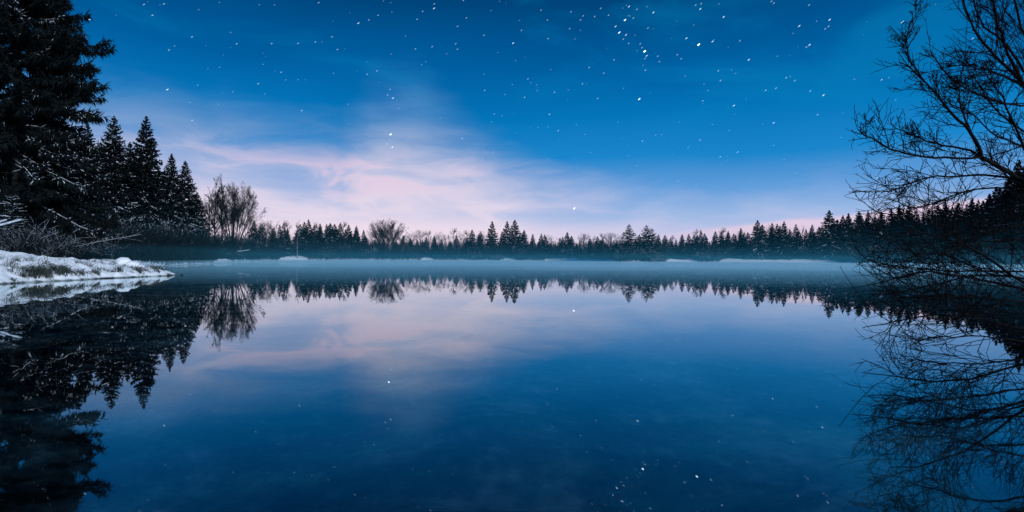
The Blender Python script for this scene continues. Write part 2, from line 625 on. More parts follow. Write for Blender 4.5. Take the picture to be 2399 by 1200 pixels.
# ------------------------------------------------------------------ spruce builder
def spruce(seed, H, Rr, whorls, nb, tw, trad, tlen=.55, droop=1.0, hang=.5, z0=.02, snow=.4, prof=.8, sparse=0.0, extra=None, mains=.02, fwd=1.0):
    r = np.random.default_rng(seed)
    u = 1 - (z0 + (1 - z0) * np.linspace(0, 1, whorls) ** .92)
    zz = np.repeat(H * (1 - u), nb) + r.normal(0, H / whorls * .35, whorls * nb)
    zz = np.clip(zz, H * z0, H * .995)
    uu = 1 - zz / H
    azm = np.tile(np.arange(nb) * 2 * math.pi / nb, whorls) + np.repeat(r.uniform(0, 6.28, whorls), nb) + r.normal(0, .25, whorls * nb)
    L = Rr * uu ** prof * r.uniform(.72, 1.16, len(uu)) + .05 * Rr * uu ** .6
    low = np.clip((uu - .9) / .1, 0, 1)
    L *= 1 - .35 * low
    keep = r.uniform(0, 1, len(uu)) > sparse * (.3 + .7 * uu)
    zz, uu, azm, L = zz[keep], uu[keep], azm[keep], L[keep]
    if extra is not None:
        ez, ea, eL = (np.array(q, float) for q in extra)
        zz, azm, L = np.concatenate([zz, ez]), np.concatenate([azm, ea]), np.concatenate([L, eL])
        uu = np.concatenate([uu, 1 - ez / H])
    n = len(zz)
    K = 8
    s = np.linspace(0, 1, K)
    up = .55 * (1 - uu) ** 1.2 + .05
    dr = (.18 + .55 * uu) * droop
    tip = .16 + .22 * uu
    rad = L[:, None] * s
    dz = L[:, None] * (up[:, None] * s - dr[:, None] * s ** 2 * 1.1 + tip[:, None] * s ** 5)
    bend = r.normal(0, .12, n)
    aa = azm[:, None] + bend[:, None] * s
    P = np.stack([rad * np.cos(aa), rad * np.sin(aa), zz[:, None] + dz], -1)
    crown, sn = Acc(), Acc()
    crown.add(*tubes(P, .004 * H * .5 + mains * L * .5, .004 + trad * .35, 3))
    # twigs
    cnt = np.maximum(3, (tw * (.25 + .75 * L / Rr)).astype(int))
    bi = np.repeat(np.arange(n), cnt)
    m = len(bi)
    ts = r.uniform(.10, 1.0, m) ** .8
    fi = ts * (K - 1)
    i0 = np.minimum(fi.astype(int), K - 2)
    f = (fi - i0)[:, None]
    base = P[bi, i0] * (1 - f) + P[bi, i0 + 1] * f
    tan = unit(P[bi, i0 + 1] - P[bi, i0])
    side = np.stack([-np.sin(aa[bi, i0]), np.cos(aa[bi, i0]), np.zeros(m)], -1) * np.where(r.uniform(0, 1, m) < .5, -1, 1)[:, None]
    hv = hang * r.uniform(.3, 1.5, m) * (.35 + .65 * uu[bi])
    upw = (r.uniform(0, 1, m) < .16)
    hv = np.where(upw, -.25, hv)
    d = tan * (r.uniform(.35, 1.0, m) * fwd)[:, None] + side * (r.uniform(.15, .95, m) * fwd)[:, None] - np.array([0, 0, 1.])[None] * hv[:, None]
    d = unit(d + r.normal(0, .12, (m, 3)))
    tl = tlen * r.uniform(.45, 1.15, m) * (.16 + .84 * np.minimum(1, 1.5 * (L / Rr)[bi])) * (1.1 - .55 * ts)
    ends = base + d * tl[:, None]
    crown.add(*spindles(base, ends, trad * r.uniform(.7, 1.25, m) * (.45 + .55 * np.minimum(1, uu[bi] * 3.5))))
    # leader
    crown.add(*spindles(np.array([[0, 0, H * .93]]), np.array([[0, 0, H * 1.012]]), trad * 1.1))
    # snow along the upper side of branches
    if snow > 0:
        sb = np.where(r.uniform(0, 1, n) < snow * np.clip(.15 + 1.3 * (uu - .12), 0, 1))[0]
        if len(sb):
            q = P[sb, 1:K - 1].copy()
            q[..., 2] += trad * 1.25
            q += r.normal(0, trad * .35, q.shape)
            w = trad * r.uniform(.35, .8, len(sb)) + .006
            sn.add(*tubes(q, w, w * .5, 3))
        st = np.where((np.isin(bi, sb) & (r.uniform(0, 1, m) < .26)) | (r.uniform(0, 1, m) < .05 * snow * uu[bi]))[0]
        if len(st):
            a = base[st] + (ends[st] - base[st]) * .12
            b = base[st] + (ends[st] - base[st]) * r.uniform(.5, .95, len(st))[:, None]
            off = np.array([0, 0, 1.]) * (trad * .75)
            sn.add(*spindles(a + off, b + off, trad * r.uniform(.35, .7, len(st)), .4))
    tk = Acc()
    tp = np.stack([np.zeros(6), np.zeros(6), np.linspace(-.3, H * .96, 6)], -1)[None]
    tk.add(*tubes(tp, .011 * H + .04, .01, 7))
    return tk, crown, (sn if sn.n else None)


def spruce_meshes(tagname, **kw):
    t, c, s = spruce(**kw)
    return [('trunk', t.mesh(tagname + '_trunk', M['bark'], True)), ('crown', c.mesh(tagname + '_crown', M['needles'])),
            ('snow', s.mesh(tagname + '_snow', M['branch_snow']) if s else None)]


# ------------------------------------------------------------------ bare tree builder
def grow(r, P, Rp, cnt, l0, l1, ang, up, K=4, wig=.12, smin=.25, smax=1.0, taper=.45, r_to=None, lean=None, curl=0.0):
    """children polylines on parent polylines"""
    n, k, _ = P.shape
    bi = np.repeat(np.arange(n), cnt)
    m = len(bi)
    t = r.uniform(smin, smax, m)
    fi = t * (k - 1)
    i0 = np.minimum(fi.astype(int), k - 2)
    f = (fi - i0)[:, None]
    base = P[bi, i0] * (1 - f) + P[bi, i0 + 1] * f
    tan = unit(P[bi, i0 + 1] - P[bi, i0])
    plen = np.linalg.norm(np.diff(P, axis=1), axis=-1).sum(1)
    rnd = unit(r.normal(0, 1, (m, 3)))
    perp = unit(rnd - tan * (rnd * tan).sum(1, keepdims=True))
    a = r.uniform(ang[0], ang[1], m)[:, None]
    d = tan * np.cos(a) + perp * np.sin(a)
    L = plen[bi] * r.uniform(l0, l1, m) * (1.15 - .6 * t)
    pts = [base]
    cur = base
    cv = unit(r.normal(0, 1, (m, 3))) * (r.uniform(.2, 1.0, m) * curl)[:, None]
    for i in range(K - 1):
        d = unit(d + np.array([0, 0, up]) + (0 if lean is None else np.asarray(lean)) + cv + r.normal(0, wig, (m, 3)))
        cur = cur + d * (L / (K - 1))[:, None]
        pts.append(cur)
    Q = np.stack(pts, 1)
    Rc = Rp[bi] * taper * (1.1 - .5 * t)
    return Q, Rc


def bare_tree(seed, H, kind='round', dens=1.0, fine=1.0, tr=None):
    r = np.random.default_rng(seed)
    tk, cr = Acc(), Acc()
    rt = (tr or .013) * H
    if kind == 'vase':
        ns = 26
        P = []
        for q in range(ns):
            a = 2 * math.pi * q / ns + r.uniform(-.3, .3)
            sp = .1 + .85 * ((q * .618034) % 1.0) ** .6
            s = np.linspace(0, 1, 7)[:, None]
            rr = sp * H * .46 * s ** 1.15
            P.append(np.concatenate([rr * math.cos(a), rr * math.sin(a), s * H * (.99 - .30 * sp ** 2.0)], 1))
        P = np.array(P) + r.normal(0, .008 * H, (ns, 7, 3)) * np.linspace(0, 1, 7)[None, :, None]
        R0 = np.full(ns, rt * .62)
        for q in range(ns):
            tk.add(*tubes(P[q:q + 1], R0[q], R0[q] * .2, 5))
        c1, up = int(9 * dens), .10
        ang = (.2, .6)
        l = (.18, .36)
    else:
        s = np.linspace(0, 1, 8)[:, None]
        P = np.concatenate([r.normal(0, .012 * H, (8, 2)) * s, s * H * (.97 if kind == 'birch' else .8)], 1)[None]
        R0 = np.array([rt])
        tk.add(*tubes(P, rt, rt * .22, 6))
        c1, up = int((26 if kind == 'birch' else 17) * dens), (.10 if kind == 'birch' else .12)
        ang = (.35, .85) if kind == 'birch' else (.5, 1.15)
        l = (.16, .30) if kind == 'birch' else (.32, .60)
    P1, R1 = grow(r, P, R0, c1, l[0], l[1], ang, up, 5, .10, .28 if kind != 'vase' else .45, 1.0, .42)
    cr.add(*tubes(P1, R1, R1 * .4, 4))
    P2, R2 = grow(r, P1, R1, int(6 * dens), .35, .65, (.35, .9), .08, 4, .14, .2, 1.0, .5)
    cr.add(*tubes(P2, np.maximum(R2, .006), R2 * .5, 3))
    P3, R3 = grow(r, P2, R2, int(5 * dens * fine), .4, .75, (.3, .9), .06, 3, .16, .15, 1.0, .55)
    cr.add(*tubes(P3, np.maximum(R3, .007 * fine ** -.5), .004, 3))
    return tk, cr


def bare_meshes(tagname, tmat, cmat, **kw):
    t, c = bare_tree(**kw)
    return [('trunk', t.mesh(tagname + '_trunk', M[tmat], True)), ('crown', c.mesh(tagname + '_crown', M[cmat]))]


def shrub(seed, H, W_, stems, kids, snowy=.3, rad=.012, arch=.6):
    r = np.random.default_rng(seed)
    K = 6
    s = np.linspace(0, 1, K)
    a = r.uniform(0, 6.283, stems)
    sp = W_ * r.uniform(.15, 1.0, stems)
    h = H * r.uniform(.55, 1.05, stems)
    x = np.cos(a)[:, None] * (sp[:, None] * s ** 1.5 + r.uniform(0, .15 * W_, stems)[:, None])
    y = np.sin(a)[:, None] * (sp[:, None] * s ** 1.5 + r.uniform(0, .15 * W_, stems)[:, None])
    z = h[:, None] * (s * (1 + arch) - arch * s ** 2.4) - .1
    P = np.stack([x, y, z], -1) + r.normal(0, .03 * H, (stems, K, 3)) * s[None, :, None]
    st, sn = Acc(), Acc()
    R0 = rad * r.uniform(.7, 1.4, stems)
    st.add(*tubes(P, R0, R0 * .35, 3))
    P1, R1 = grow(r, P, R0, kids, .25, .5, (.3, 1.0), .02, 4, .16, .2, 1.0, .6)
    st.add(*tubes(P1, np.maximum(R1, rad * .4), rad * .2, 3))
    P2, R2 = grow(r, P1, R1, 2, .4, .8, (.3, 1.0), .0, 3, .16, .2, 1.0, .7)
    st.add(*tubes(P2, np.maximum(R2, rad * .35), rad * .2, 3))
    for Q, rr, pr in ((P, rad, snowy), (P1, rad * .8, snowy * .8), (P2, rad * .7, snowy * .6)):
        on = r.uniform(0, 1, len(Q)) < pr
        if on.any():
            q = Q[on].copy()
            q[..., 2] += rr * .8
            sn.add(*tubes(q, rr * .85, rr * .4, 3))
    return st, (sn if sn.n else None)


def shrub_meshes(tagname, cmat='twig', **kw):
    s, n = shrub(**kw)
    return [('branches', s.mesh(tagname + '_branches', M[cmat])), ('snow', n.mesh(tagname + '_snow', M['branch_snow']) if n else None)]


# ------------------------------------------------------------------ prototypes
FAR_SPRUCE = [spruce_meshes('far_spruce_a', seed=1, H=10, Rr=2.5, whorls=36, nb=7, tw=9, trad=.15, tlen=.85, droop=.95, hang=.7, snow=.16, prof=.9),
              spruce_meshes('far_spruce_b', seed=2, H=10, Rr=2.1, whorls=38, nb=7, tw=8, trad=.14, tlen=.75, droop=.9, hang=.6, snow=.12, prof=.8),
              spruce_meshes('far_spruce_c', seed=3, H=10, Rr=2.9, whorls=34, nb=7, tw=9, trad=.16, tlen=.9, droop=1.0, hang=.8, snow=.28, prof=.85),
              spruce_meshes('far_spruce_d', seed=4, H=10, Rr=1.8, whorls=36, nb=6, tw=8, trad=.14, tlen=.7, droop=.95, hang=.6, snow=.10, prof=.75)]
OPEN_SPRUCE = [spruce_meshes('open_spruce_a', seed=11, H=10, Rr=3.0, whorls=26, nb=7, tw=18, trad=.10, tlen=.8, droop=.8, hang=.6, snow=.25, prof=.85, sparse=.1),
               spruce_meshes('open_spruce_b', seed=12, H=10, Rr=3.1, whorls=27, nb=7, tw=18, trad=.10, tlen=.8, droop=.9, hang=.7, snow=.5, prof=.8, sparse=.06)]
MID_SPRUCE = [spruce_meshes('tall_spruce_a', seed=21, H=18, Rr=4.0, whorls=54, nb=8, tw=34, trad=.095, tlen=1.1, droop=1.0, hang=1.0, snow=.48, prof=.82),
              spruce_meshes('tall_spruce_b', seed=22, H=18, Rr=4.3, whorls=52, nb=8, tw=34, trad=.095, tlen=1.15, droop=1.05, hang=1.1, snow=.55, prof=.8),
              spruce_meshes('tall_spruce_c', seed=23, H=18, Rr=3.7, whorls=54, nb=8, tw=32, trad=.095, tlen=1.05, droop=1.0, hang=1.0, snow=.5, prof=.78)]
BARE = [bare_meshes('bare_a', 'bark', 'pale_twig', seed=31, H=8, kind='round', dens=1.25),
        bare_meshes('bare_b', 'bark', 'pale_twig', seed=32, H=8, kind='round', dens=1.35),
        bare_meshes('bare_c', 'bark', 'pale_twig', seed=33, H=8, kind='birch', dens=1.0)]
NEAR_SHRUB = [shrub_meshes('near_shrub_a', seed=51, H=1.7, W_=1.5, stems=60, kids=7, snowy=.10, rad=.0075),
              shrub_meshes('near_shrub_b', seed=52, H=1.5, W_=1.7, stems=56, kids=7, snowy=.13, rad=.0075),
              shrub_meshes('near_shrub_c', seed=53, H=2.0, W_=1.4, stems=60, kids=7, snowy=.08, rad=.0075, arch=.3)]
SHRUB = [shrub_meshes('shrub_a', seed=41, H=1.8, W_=1.5, stems=34, kids=5, snowy=.22, rad=.014),
         shrub_meshes('shrub_b', seed=42, H=1.5, W_=1.7, stems=30, kids=5, snowy=.34, rad=.014),
         shrub_meshes('shrub_c', seed=43, H=2.2, W_=1.4, stems=34, kids=5, snowy=.15, rad=.014, arch=.3)]

NUM = ['first', 'second', 'third', 'fourth', 'fifth', 'sixth', 'seventh', 'eighth', 'ninth', 'tenth', 'eleventh', 'twelfth', 'thirteenth',
       'fourteenth', 'fifteenth', 'sixteenth', 'seventeenth', 'eighteenth', 'nineteenth', 'twentieth', 'twenty-first', 'twenty-second', 'twenty-third',
       'twenty-fourth', 'twenty-fifth', 'twenty-sixth', 'twenty-seventh', 'twenty-eighth', 'twenty-ninth', 'thirtieth', 'thirty-first', 'thirty-second']


def plant_px(px, top, depth, protoH):
    """position on the ground along column px at depth, and the scale that brings the tip up to row top"""
    p = at(px, top, depth)
    z0 = ground_at(p[0], p[1])
    return (p[0], p[1], z0 - .05), (p[2] - z0) / protoH


# ------------------------------------------------------------------ the wood on the far and right shore
LAND = [(560, 'the fan-shaped bare trees'), (697, 'the pale-stemmed birch'), (905, 'the round bare tree'), (1180, 'the three tall spruces'),
        (1500, 'the two spruces on the point'), (1880, 'the gnarled bare tree'), (1943, 'the tallest right-shore spruce')]
# (column, row of the tip, metres behind the shore, prototype or None)
FAR = [(595, 515, 6), (665, 520, 7), (703, 524, 9), (713, 519, 10), (723, 513, 9), (736, 526, 12), (750, 523, 9), (765, 524, 7), (774, 522, 9),
       (784, 524, 11), (797, 521, 8), (817, 525, 8), (835, 528, 9), (852, 538, 7), (1106, 537, 7), (1228, 538, 9), (1248, 547, 7), (1268, 546, 9),
       (1276, 548, 7), (1312, 556, 6), (1329, 543, 7), (1339, 552, 9), (1400, 553, 8), (1412, 556, 12), (1498, 548, 16), (1543, 548, 12), (1558, 550, 9),
       (1571, 557, 9), (1598, 548, 6), (1614, 547, 9), (1626, 548, 7), (1642, 537, 8), (1651, 546, 6), (1676, 541, 8), (1690, 541, 9), (1706, 540, 7),
       (1719, 546, 10), (1736, 533, 8), (1752, 543, 10), (1786, 525, 7), (1809, 521, 9), (1821, 523, 7), (1837, 517, 6), (1903, 525, 7), (1919, 530, 8),
       (1962, 513, 8), (1975, 503, 9), (1988, 498, 6), (2012, 494, 7), (2034, 493, 8), (2050, 505, 7), (2066, 495, 6), (2088, 487, 8), (2107, 477, 7),
       (2130, 474, 6), (2146, 490, 9), (2176, 489, 7), (2198, 482, 9), (2215, 470, 7), (2246, 474, 7), (2278, 462, 7), (2292, 466, 10), (2318, 452, 8),
       (2334, 436, 7), (2362, 415, 8), (2388, 372, 7), (2416, 350, 8), (2446, 372, 10)]
r = np.random.default_rng(99)
cnt = {}
for k, (px, top, off) in enumerate(FAR):
    d = shore_depth(px) + off
    loc, sc = plant_px(px, top, d, 10.12)
    near = min(LAND, key=lambda q: abs(q[0] - px))
    side = 'right' if px > near[0] else 'left'
    key = (near[1], side)
    cnt.setdefault(key, []).append((abs(px - near[0]), k))
order = {}
for key, lst in cnt.items():
    for q, (_, k) in enumerate(sorted(lst)):
        order[k] = (NUM[q], key)
for k, (px, top, off) in enumerate(FAR):
    d = shore_depth(px) + off
    loc, sc = plant_px(px, top, d, 10.12)
    proto = FAR_SPRUCE[(k * 7 + k // 3) % 4]
    wsc = max(min(sc, 1.15), .62) * r.uniform(1.1, 1.4) if sc < 1.15 else sc * 1.0
    nm, key = order[k]
    size = 'short' if sc < .62 else ('tall' if sc > 1.0 else 'middle-sized')
    thing('spruce_tree', f'{size} dark spruce, {nm} front spruce {key[1]} of {key[0]}', 'spruce', proto, loc, r.uniform(0, 6.28),
          (wsc, wsc, sc), 'front row of spruces across the lake')

named = [(1153, 517, 9, 0, 'tall slender dark spruce, leftmost of the three tall spruces on the far shore'),
         (1188, 517, 8, 0, 'tall dark spruce in the middle of the three tall far-shore spruces'),
         (1206, 514, 10, 2, 'tallest of the three tall far-shore spruces, standing on their right'),
         (1775, 515, 6, 2, 'broad dark spruce with snow on its low branches, left of the gnarled bare tree'),
         (1943, 491, 6, 2, 'tallest broad black spruce of the right shore, beside the gnarled bare tree')]
for px, top, off, pi, lab in named:
    d = shore_depth(px) + off
    loc, sc = plant_px(px, top, d, 10.12)
    thing('spruce_tree', lab, 'spruce', FAR_SPRUCE[pi], loc, r.uniform(0, 6.28), (sc * 1.25, sc * 1.25, sc), 'front row of spruces across the lake')
for px, top, d, pi, lab in [(1474, 524, 112.5, 0, 'spruce with an open tiered crown on the small point, left of its neighbour'),
                            (1515, 526, 112.5, 1, 'broad snow-flecked spruce on the small point, right of the tiered spruce'),
                            (1528, 534, 114, 0, 'spruce close behind the snow-flecked spruce on the small point')]:
    loc, sc = plant_px(px, top, d, 10.12)
    thing('spruce_tree', lab, 'spruce', OPEN_SPRUCE[pi], loc, r.uniform(0, 6.28), (sc * 1.5, sc * 1.5, sc), 'spruces on the small point')

# second and third row behind, lower on the picture than the front row
prof_px = [q[0] for q in FAR]
prof_top = [q[1] for q in FAR]
o_ = np.argsort(prof_px)
prof_px, prof_top = np.array(prof_px)[o_], np.array(prof_top)[o_]
for row, (step, offs, drop) in enumerate([(20, (12, 20), 6), (30, (20, 32), 10)]):
    px = 600 + row * 9
    while px < 2470:
        bare_zone = 862 < px < 1096
        top = float(np.interp(px, prof_px, prof_top)) + drop + r.uniform(-4, 12)
        if bare_zone:
            top = 556 + r.uniform(-5, 10)
        top = max(top, 400)
        d = shore_depth(px) + r.uniform(*offs)
        loc, sc = plant_px(px, top, d, 10.12)
        if sc > .2:
            w = max(sc, .5)
            thing('spruce_tree', 'dark spruce in the back rows of the wood, half hidden behind the front trees', 'spruce', FAR_SPRUCE[int(r.integers(4))], loc,
                  r.uniform(0, 6.28), (w * 1.1, w * 1.1, sc), 'back rows of spruces across the lake')
        px += step * r.uniform(.7, 1.3)

# bare trees
ZONE = [(608, 528, 5, 1), (622, 516, 6, 0), (640, 522, 5, 1), (672, 518, 9, 2), (742, 522, 14, 2), (806, 520, 12, 2), (868, 545, 6, 1), (884, 538, 5, 0), (925, 545, 6, 1), (945, 548, 5, 0),
        (962, 546, 6, 1), (985, 537, 5, 0), (1005, 541, 7, 2), (1022, 546, 5, 1), (1043, 547, 6, 0), (1064, 535, 7, 2), (1082, 545, 5, 1), (1093, 540, 8, 2),
        (1122, 548, 6, 0), (1134, 545, 7, 1), (1293, 553, 8, 1), (1368, 545, 7, 0), (1385, 555, 6, 1), (1410, 547, 9, 2), (1432, 543, 8, 0), (1452, 550, 9, 1),
        (1575, 552, 9, 2), (1632, 538, 12, 2), (1694, 534, 10, 2), (1740, 545, 12, 1), (1795, 530, 12, 1), (1860, 538, 9, 1)]
cnt, order = {}, {}
for k, (px, top, off, kd) in enumerate(ZONE):
    near = min(LAND, key=lambda q: abs(q[0] - px))
    cnt.setdefault((near[1], 'right' if px > near[0] else 'left'), []).append((abs(px - near[0]), k))
for key, lst in cnt.items():
    for q, (_, k) in enumerate(sorted(lst)):
        order[k] = (NUM[q], key)
for k, (px, top, off, kd) in enumerate(ZONE):
    d = shore_depth(px) + off
    loc, sc = plant_px(px, top, d, 8.0 if kd == 2 else 7.9)
    nm, key = order[k]
    shape = ('spreading', 'bushy', 'slender')[kd]
    w = max(sc, .75) * (1.35 if kd != 2 else 1.1)
    thing('bare_tree', f'{shape} leafless tree, {nm} bare tree {key[1]} of {key[0]}', 'tree', BARE[kd], loc, r.uniform(0, 6.28),
          (w, w, sc), 'leafless trees across the lake')
# named bare trees
big_round = bare_meshes('round_bare', 'bark', 'pale_twig', seed=36, H=8, kind='vase', dens=1.25)
loc, sc = plant_px(905, 525, shore_depth(905) + 5, 7.7)
thing('bare_tree', 'large round leafless tree with fanning limbs in the bare stretch of far shore', 'tree', big_round, loc, .4, (sc * 1.25, sc * 1.25, sc))
gnarl = bare_meshes('gnarled_bare', 'bark', 'twig', seed=38, H=8, kind='round', dens=.75, fine=.6, tr=.02)
loc, sc = plant_px(1880, 514, shore_depth(1880) + 7, 8.6)
thing('bare_tree', 'gnarled leafless tree silhouetted against the pink sky between spruces on the right', 'tree', gnarl, loc, 2.0, (sc * 1.15, sc * 1.15, sc))
birch = bare_meshes('birch', 'birch', 'pale_twig', seed=39, H=8, kind='birch', dens=.9)
loc, sc = plant_px(697, 522, shore_depth(697) + 2, 8.0)
thing('birch_tree', 'thin birch with a pale straight stem behind a snow mound on the far shore', 'birch', birch, loc, 1.0, (sc, sc, sc))

# fan shaped trees left of the far wood
tall1 = bare_meshes('tall_bare_a', 'bark', 'pale_twig', seed=45, H=12, kind='birch', dens=1.15, fine=1.4)
tall2 = bare_meshes('tall_bare_b', 'bark', 'pale_twig', seed=46, H=12, kind='birch', dens=1.15, fine=1.4)
fan = bare_meshes('fan_bare', 'bark', 'pale_twig', seed=47, H=10, kind='vase', dens=1.3, fine=1.6)
D0 = shore_depth(540)
for px, top, off, ms, hh, lab in [(504, 424, 4, tall1, 12, 'tall straight leafless tree beside the last left-shore spruce'),
                                  (520, 426, 6, tall2, 12, 'tall leafless tree with a tufted top, left of the fan-shaped tree'),
                                  (491, 450, 9, tall2, 12, 'thin leafless tree half hidden behind the last left-shore spruce'),
                                  (548, 450, 4, fan, 9.7, 'broad fan-shaped leafless tree with many limbs on the left shore')]:
    loc, sc = plant_px(px, top, D0 + off, hh)
    thing('bare_tree', lab, 'tree', ms, loc, r.uniform(0, 6.28), (sc * .85, sc * .85, sc), 'fan of leafless trees on the left shore')

# ------------------------------------------------------------------ left shore spruces
LEFT = [(205, 285, 70, 2, 'pointed snow-dusted spruce just behind the big drooping spruce'),
        (267, 268, 72, 1, 'tall dark spruce, left one of the two tallest pointed left-shore tips'),
        (343, 268, 74, 0, 'tall dark spruce, right one of the two tallest pointed left-shore tips'),
        (402, 357, 76, 2, 'shorter spruce stepping down to the right of the two tallest tips'),
        (434, 374, 78, 1, 'shortest, last spruce of the left-shore row, beside the leafless trees'),
        (372, 392, 84, 0, 'spruce filling the gap behind the stepping-down left-shore spruces'),
        (305, 330, 84, 1, 'spruce behind and between the two tallest left-shore tips'),
        (236, 330, 82, 0, 'spruce in the shadowed gap left of the two tallest left-shore tips'),
        (462, 448, 80, 2, 'small low spruce at the outer foot of the left-shore row'),
        (150, 270, 60, 0, 'dark spruce behind the outer branches of the big drooping spruce'),
        (95, 230, 58, 1, 'dark spruce hidden deep behind the big drooping spruce'),
        (20, 200, 62, 2, 'dark spruce behind the big one at the picture\'s left edge'),
        (-60, 150, 55, 0, 'dark spruce beyond the left edge whose branches reach into view')]
for px, top, d, pi, lab in LEFT:
    loc, sc = plant_px(px, top, d, 18.2)
    w = max(sc, .72)
    thing('spruce_tree', lab, 'spruce', MID_SPRUCE[pi], loc, r.uniform(0, 6.28), (w, w, sc), 'spruces on the left shore')

# the big drooping spruce
BIGD = 36.0
bx = at(38, 600, BIGD)
bzg = ground_at(bx[0], bx[1])
ez, ea, eL = [], [], []
for (tx, ty) in [(158, -6), (262, 84), (205, 70), (228, 142), (262, 194), (238, 268), (190, 230), (196, 330), (150, 420), (120, 360), (165, 470), (90, 500)]:
    p = at(tx, ty, BIGD - .6)
    L_ = abs(p[0] - bx[0]) / .96
    zt = p[2] - bzg
    uu_ = max(.02, 1 - zt / 27.0)
    dz = L_ * (.55 * (1 - uu_) ** 1.2 + .05 - (.18 + .55 * uu_) * 1.1 * 1.0 + .16 + .22 * uu_)
    for q_, da_ in ((1.0, 0.0), (.9, .16), (.86, -.18), (.74, .05)):
        ez.append(zt - dz + (0 if q_ == 1.0 else .1))
        ea.append(math.atan2(p[1] - bx[1], p[0] - bx[0]) + da_)
        eL.append(L_ * q_ * .88)
big = spruce_meshes('big_spruce', seed=63, H=27, Rr=5.4, whorls=46, nb=7, tw=300, trad=.040, tlen=1.0, droop=1.0, hang=1.5, snow=.42, prof=.55, fwd=.7, z0=.03,
                    extra=(ez, ea, eL), mains=.012)
thing('spruce_tree', 'huge dark spruce with drooping fringed branches filling the left edge', 'spruce', big, (bx[0], bx[1], bzg - .05))
young = spruce_meshes('young_spruce', seed=64, H=6, Rr=2.0, whorls=22, nb=7, tw=22, trad=.04, tlen=.55, droop=1.0, hang=.6, snow=.9, prof=.7)
loc, sc = plant_px(28, 432, 27, 6.07)
thing('spruce_tree', 'young spruce thickly dusted with snow at the left edge under the big spruce', 'spruce', young, loc, .5, (sc * 1.2, sc * 1.2, sc))

# ------------------------------------------------------------------ shrubs
SH = [(20, 30, 1.15, 1), (60, 25, 1.0, 2), (95, 24, .9, 0), (118, 27, 1.1, 1), (150, 32, 1.0, 2), (188, 34, .9, 0), (226, 38, 1.0, 1), (262, 41, 1.1, 2), (300, 45, 1.1, 0),
      (335, 52, 1.25, 1), (366, 58, 1.5, 2), (398, 64, 1.6, 0), (425, 68, 1.7, 1), (450, 72, 1.7, 2), (478, 78, 1.7, 1), (505, 86, 1.8, 0), (536, 96, 1.8, 1), (568, 100, 1.9, 2),
      (592, 102, 1.8, 0), (622, 106, 1.7, 1), (646, 110, 1.6, 2), (40, 22, .75, 0), (170, 40, 1.4, 0), (245, 50, 1.6, 1), (290, 55, 1.6, 2), (350, 66, 2.0, 0), (410, 74, 2.0, 2)]
for k, (px, d, sc, kd) in enumerate(sorted(SH)):
    sd_ = shore_depth(px)
    x = (px - 1199.5) / FPX * d
    if sdist(np.array([x]), np.array([float(d)]))[0] < .3:
        d = sd_ + 1.2
        x = (px - 1199.5) / FPX * d
    z = ground_at(x, d)
    thing('shrub', f'snow-flecked shrub below the left wood, {NUM[k]} from the left', 'shrub', (NEAR_SHRUB if d < 50 else SHRUB)[kd], (x, d, z - .05), r.uniform(0, 6.28),
          (sc, sc, sc * r.uniform(.85, 1.1)), 'shrubs along the left shore')
OPEN = [(496, 566), (652, 724), (985, 1015), (1172, 1212), (1275, 1445), (1552, 1640), (1682, 1965)]


def openness(px):
    """0 where brush grows to the waterline, up to 1 where the snow lies open"""
    px = np.asarray(px, float)
    o = np.zeros(px.shape)
    for a, b in OPEN:
        o = np.maximum(o, np.clip(np.minimum(px - a, b - px) / 18, 0, 1))
    n = vnoise(px / 23.0, px * 0 + 3.5, 81)
    return np.clip(o * (.3 + 1.3 * vnoise(px / 9.0, px * 0 + 7.5, 83) * (.4 + n)) + np.clip((n - .8) * 3, 0, .5), 0, 1)


spots, px = [], 668.0
while px < 2400:
    spots.append(px)
    px += r.uniform(38, 68)
grp = {}
for k, px in enumerate(spots):
    near = min(LAND[1:], key=lambda q: abs(q[0] - px))
    grp.setdefault((near[1], 'right' if px > near[0] else 'left'), []).append((abs(px - near[0]), k))
order_s = {}
for key, lst in grp.items():
    for q, (_, k) in enumerate(sorted(lst)):
        order_s[k] = f'{NUM[q]} shoreline shrub {key[1]} of {key[0]}'
for k, px in enumerate(spots):
    sc = r.uniform(1.1, 1.9)
    d = shore_depth(px) + (r.uniform(6, 9) if openness(px) > .3 else r.uniform(.6, 3))
    x = (px - 1199.5) / FPX * d
    thing('shrub', f'dark misty shrub, {order_s[k]}', 'shrub', SHRUB[k % 3], (x, d, ground_at(x, d) - .1), r.uniform(0, 6.28),
          (sc * 1.2, sc * 1.2, sc), 'shrubs along the far shore')
for px, d, sc in [(1452, 110.5, 1.2), (1488, 110, 1.3), (1508, 110, 1.1), (1540, 110.5, 1.3)]:
    x = (px - 1199.5) / FPX * d
    thing('shrub', {1452: 'low dark shrub at the left end of the small point', 1488: 'low dark shrub between the two spruces on the small point',
                    1508: 'low dark shrub under the snow-flecked spruce on the point', 1540: 'low dark shrub at the right end of the small point'}[px], 'shrub',
          SHRUB[int(px) % 3], (x, d, ground_at(x, d) - .1), r.uniform(0, 6.28), (sc, sc, sc), 'shrubs on the small point')

